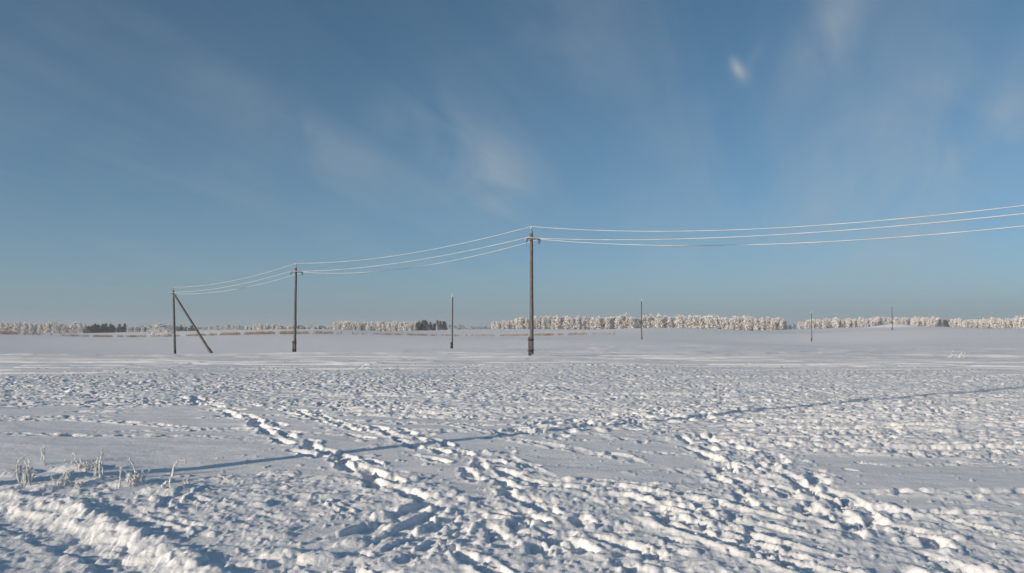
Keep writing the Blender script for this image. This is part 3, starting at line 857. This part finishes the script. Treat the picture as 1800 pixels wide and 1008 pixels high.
# long grove
tp = lerp_top([(862, 568), (890, 562), (950, 557.5), (1050, 556.5), (1200, 556), (1380, 559.5)])
grove(864, 932, tp, CO, 850, 24, 3, 'pale frosted birch at the left end of the long grove, left of the tallest pole', 'tree', 'long frosted grove, left end', 'birch_tree', 1.35, .2)
grove(935, 1126, tp, CO, 850, 66, 3, 'pale frosted birch in the long grove between the tallest pole and the next bare pole', 'tree', 'long frosted grove, middle', 'birch_tree', 1.35, .2)
grove(1129, 1382, tp, CO, 855, 84, 3, 'pale frosted birch in the long grove right of the second bare pole', 'tree', 'long frosted grove, right end', 'birch_tree', 1.35, .2)
# right end
grove(1380, 1412, flat(571), [('bush', 1)], 880, 4, 1, 'low frosted bush in the gap between the two frosted groves on the right', 'bush', 'low bushes in the gap', 'frosted_bush', .7)
grove(1404, 1540, lerp_top([(1404, 566), (1425, 560), (1540, 559)]), BI, 905, 26, 2, 'frosted tree in the grove behind the third bare pole', 'tree', 'frosted grove behind the third bare pole', 'birch_tree', 1.4)
grove(1448, 1512, flat(566), PI, 915, 6, 1, 'dark shrubby conifer at the foot of the grove behind the third bare pole', 'tree', 'dark trees under the right grove', 'pine_tree', 1.5, .28)
grove(1530, 1650, flat(558), BI, 925, 24, 2, 'frosted tree behind the sunlit snow mound', 'tree', 'frosted trees behind the mound', 'birch_tree', 1.4)
grove(1650, 1672, flat(564), PI, 900, 4, 1, 'dark conifer just right of the sunlit snow mound', 'tree', 'dark conifers right of the mound', 'pine_tree', 1.5, .28)
grove(1672, 1870, lerp_top([(1672, 558), (1700, 561), (1780, 559), (1800, 556)]), BI, 885, 40, 2, 'frosted tree in the grove at the far right edge', 'tree', 'frosted grove at the right edge', 'birch_tree', 1.45)
# the nearer bush
p = at_depth(284, 590, 330); tree('bush', p.x, p.y, 5.2, 'large rounded pale frosted bush just left of the leaning end pole', 'bush', None, 'frosted_bush', 2.1)

# far woods on the horizon: one dark mass
rr = np.random.default_rng(9); vs = []
for k in range(2600):
    px = rr.uniform(-80, 1000) if k < 1700 else rr.uniform(1000, 1900); d = rr.uniform(1900, 2060)
    p = at_depth(px, 579, d); z = macro_z(p.x, p.y) + rr.random() ** 1.3 * (8.5 + 2 * math.sin(px * .05))
    c = np.array([p.x, p.y, z]); a = rr.normal(0, 1, (4, 3)) * np.array([2.6, 2.6, 1.8])
    vs.append(c + a)
v = np.concatenate(vs); v[:, 2] = np.maximum(v[:, 2], -4.5)
far = link('distant_woods', np_mesh('distant_woods', v, np.arange(len(v)).reshape(-1, 4), smooth=False), pine_crown)
tag(far, 'thin dark line of far woods on the horizon', 'woods', kind='stuff')

# dry reeds poking through the snow in strips
rr = np.random.default_rng(4); vs = []
for x0, x1, yy0, yy1, n, hh in ((-60, 70, 590.5, 592, 3500, 1.0), (90, 300, 589.5, 592, 4500, .8), (280, 430, 589.5, 591.5, 3500, .8), (370, 600, 588.8, 591, 11000, 1.0), (620, 820, 588.5, 590.5, 4500, .75), (830, 1080, 588.3, 590.8, 6500, .75)):
    for k in range(n):
        px = x0 + (x1 - x0) * min(1, max(0, 0.5 + 0.26 * rr.normal()))
        if math.sin(px * .31 + yy0) + math.sin(px * .113) < rr.uniform(-1.5, 1.0): continue
        q = at_depth(px, rr.uniform(yy0, yy1), rr.uniform(285, 345))
        z = macro_z(q.x, q.y) - .05; hgt = hh * rr.uniform(.4, 1.2); a = rr.uniform(0, 3.14); w_ = rr.uniform(.02, .05); lx, ly = rr.normal(0, .15, 2)
        vs.append([(q.x - w_ * math.cos(a), q.y - w_ * math.sin(a), z), (q.x + w_ * math.cos(a), q.y + w_ * math.sin(a), z), (q.x + lx + .01, q.y + ly, z + hgt), (q.x + lx - .01, q.y + ly, z + hgt)])
v = np.array(vs).reshape(-1, 3)
tag(link('dry_reeds', np_mesh('dry_reeds', v, np.arange(len(v)).reshape(-1, 4), smooth=False), reed_mat), 'brown dry reeds in thin strips across the far snow', 'reeds', kind='stuff')


# ---------------------------------------------------------------- frosted weeds in the left foreground
def stem(parent, pts, r, flakes, seed):
    rs = random.Random(seed); P = [Vector(p) for p in pts]
    dense = []
    for i in range(len(P) - 1):                         # smooth the bends
        a = P[max(i - 1, 0)]; b = P[i]; c = P[i + 1]; d = P[min(i + 2, len(P) - 1)]
        for k in range(7):
            t_ = k / 7
            dense.append(0.5 * ((2 * b) + (c - a) * t_ + (2 * a - 5 * b + 4 * c - d) * t_ ** 2 + (3 * b - a - 3 * c + d) * t_ ** 3))
    dense.append(P[-1])
    mb = MB(); n = len(dense)
    mb.tube(dense, [r * (1.15 - .5 * i / n) * rs.uniform(.6, 1.55) for i in range(n)], 6)
    for q in dense[2:]:
        for _ in range(flakes):
            d = Vector((rs.gauss(0, 1), rs.gauss(0, 1), rs.gauss(0.2, .8))).normalized() * rs.uniform(.008, .024)
            mb.tube([q, q + d * .6, q + d], [r * .55, r * .6, r * .1], 4, True)
    return mb.build('stem', stem_mat, parent)


def weed(px, py, label, spec, seed):
    g = at_ground(px, py); z = gz(g.x, g.y)
    o = thing('frosted_weed', label, 'weed', (g.x, g.y, z - 0.01), 0, 'frosted weeds in the snow')
    k = g.y / FOC                                       # metres per photo pixel at this spot
    for i, (pts, r, fl) in enumerate(spec):
        rs = random.Random(seed * 31 + i); dy = rs.uniform(-.08, .08)
        stem(o, [(x * k, dy + rs.gauss(0, .012), max(-0.03, y * k)) for x, y in pts], r, fl, seed * 17 + i)
    return o


def bunch(n, h, spread, lean, seed, r=0.0055):
    rs = random.Random(seed); out = []
    for i in range(n):
        b0 = rs.uniform(-spread * .5, spread * .5); hh = h * rs.uniform(.45, 1.0); l = lean + rs.gauss(0, spread * .35)
        out.append(([(b0, -3), (b0 + l * .25, hh * .4), (b0 + l * .7, hh * .8), (b0 + l, hh)], r, 2))
    return out


weed(44, 852, 'bushy frosted weed with looping stems above the snow ridge at the left edge', [
    ([(0, -3), (-8, 18), (-6, 38), (0, 46)], .006, 2), ([(0, 46), (6, 36), (11, 14), (13, -2)], .006, 2), ([(-2, -3), (-14, 10), (-16, 26), (-8, 30)], .005, 2),
    ([(4, -3), (-6, 6), (-14, 16), (-17, 22)], .005, 2), ([(2, -3), (8, 14), (10, 26), (4, 34)], .005, 2)] + bunch(12, 30, 26, 2, 3), 1)
weed(72, 814, 'group of three upright frosted stalks farthest back, left', [
    ([(-6, -3), (-6, 12), (-2, 20), (-1, 34)], .006, 2), ([(3, -3), (4, 14), (3, 22), (6, 32)], .006, 2), ([(7, -3), (7, 10), (5, 22)], .006, 2), ([(-1, -3), (0, 16), (2, 30)], .005, 2)], 2)
weed(56, 815, 'short dark bent stalk beside the three upright frosted stalks', [([(0, -3), (0, 8), (-1, 15)], .006, 1), ([(1, -3), (3, 7), (2, 11)], .005, 1)], 12)
weed(123, 813, 'small curled frosted stalk right of the three upright stalks', [
    ([(0, -3), (3, 6), (5, 14), (1, 19), (-3, 12)], .005, 2), ([(-4, -3), (-7, 5), (-9, 9)], .005, 2), ([(2, -3), (1, 8)], .005, 1)], 3)
weed(147, 826, 'low frosted tuft with one upright stub behind the tall stalks', bunch(13, 16, 26, 1, 5) + [([(9, -3), (10, 8), (10, 17)], .006, 2)], 4)
weed(173, 846, 'tallest frosted weed, an upright cluster with thick feathery top', [
    ([(-4, -3), (-5, 18), (-5, 38)], .006, 2), ([(2, -3), (2, 20), (4, 38), (5, 52)], .008, 4), ([(0, -3), (-1, 16), (2, 34)], .006, 2), ([(4, -3), (5, 14), (2, 28), (4, 46)], .006, 3), ([(8, -10), (6, 0), (4, 10)], .005, 2), ([(-2, -3), (-3, 26)], .005, 2)], 5)
weed(115, 856, 'frosted weed with arching stems low in the middle of the patch', [
    ([(0, -3), (-3, 12), (2, 24), (9, 22), (11, 15)], .006, 2), ([(2, -3), (2, 12), (6, 19), (10, 16)], .006, 2), ([(-8, -3), (-9, 10), (-6, 22)], .005, 2), ([(-20, -2), (-21, 6), (-20, 13)], .005, 1)] + bunch(11, 20, 24, 1, 8), 6)
weed(143, 856, 'pair of short frosted sprigs between the arching weed and the tallest weed', bunch(4, 18, 12, 0, 9), 13)
weed(203, 860, 'single thin frosted stalk with small knobs between the tallest weed and the leaning weed', [([(-1, -3), (1, 12), (2, 24), (1, 35), (5, 36)], .0055, 3), ([(0, -3), (3, 8)], .005, 1)], 7)
weed(240, 852, 'frosted weed with one thick stalk leaning left over a short bunch', [
    ([(2, -3), (-4, 16), (-10, 30), (-16, 42)], .009, 2), ([(2, -3), (-8, 14), (-17, 24)], .005, 2), ([(2, -2), (-16, 10)], .005, 2)] + bunch(14, 24, 22, 2, 11), 8)
weed(302, 864, 'bent frosted stalk with drooping snowy head, rightmost of the tall weeds', [
    ([(-6, -3), (-2, 12), (2, 26), (4, 38), (12, 48), (22, 48)], .009, 4), ([(2, -3), (0, 14), (3, 22)], .007, 3), ([(-10, -3), (-12, 6), (-4, 14)], .010, 4), ([(18, 48), (20, 44), (19, 41)], .006, 3)], 9)
weed(331, 850, 'tiny frosted sprig right of the bent snowy stalk', bunch(3, 11, 8, 0, 14), 14)
weed(394, 842, 'small pale frosted sprig alone on the snow, near the long shadow', bunch(5, 13, 12, 1, 15), 15)
weed(343, 905, 'lone thin frosted twig standing below the other weeds', [([(0, -3), (0, 8), (1, 17)], .005, 2), ([(0, 4), (4, 10)], .004, 1)], 16)
weed(675, 826, 'two tiny frosted twigs between the two left footprint trails', [([(0, -3), (0, 6), (1, 10)], .005, 1), ([(3, -2), (3, 6)], .005, 1)], 17)
# snowy tuft far right
g = at_ground(1680, 630, -0.1); z = gz(g.x, g.y)
o = thing('frosted_weed', 'pale frosted clump of stalks far off on the smooth snow at the right', 'weed', (g.x, g.y, z - .02), 0, 'frosted weeds in the snow')
for i in range(14):
    rs = random.Random(900 + i); x = rs.uniform(-.5, .5); l = rs.uniform(.05, .5)
    stem(o, [(x, rs.uniform(-.2, .2), -.03), (x + l * .3, 0, .15), (x + l, 0, rs.uniform(.2, .5))], .008, 1, 950 + i)

# ---------------------------------------------------------------- cold hazy air
hm = bpy.data.materials.new('cold_air'); hm.use_nodes = True; ht = hm.node_tree
for n in list(ht.nodes):
    if n.type == 'BSDF_PRINCIPLED': ht.nodes.remove(n)
pv = ht.nodes.new('ShaderNodeVolumePrincipled'); pv.inputs['Color'].default_value = (0.90, 0.93, 0.97, 1); pv.inputs['Density'].default_value = 0.0002; pv.inputs['Anisotropy'].default_value = 0.0
ht.links.new(pv.outputs[0], ht.nodes['Material Output'].inputs['Volume'])
zl = float(ZG.min()) - 1.0; zh = 24.0; bx = float(np.abs(X2).max()) + 20; y0_, y1_ = float(Y.min()) - 20, float(Y.max()) + 20
vv = [(x, y, z) for z in (zl, zh) for x, y in ((-bx, y0_), (bx, y0_), (bx, y1_), (-bx, y1_))]
hz = link('haze', np_mesh('haze', vv, [(0, 3, 2, 1), (4, 5, 6, 7), (0, 1, 5, 4), (1, 2, 6, 5), (2, 3, 7, 6), (3, 0, 4, 7)], smooth=False), hm)
tag(hz, 'thin cold haze lying over the snow field', kind='stuff')
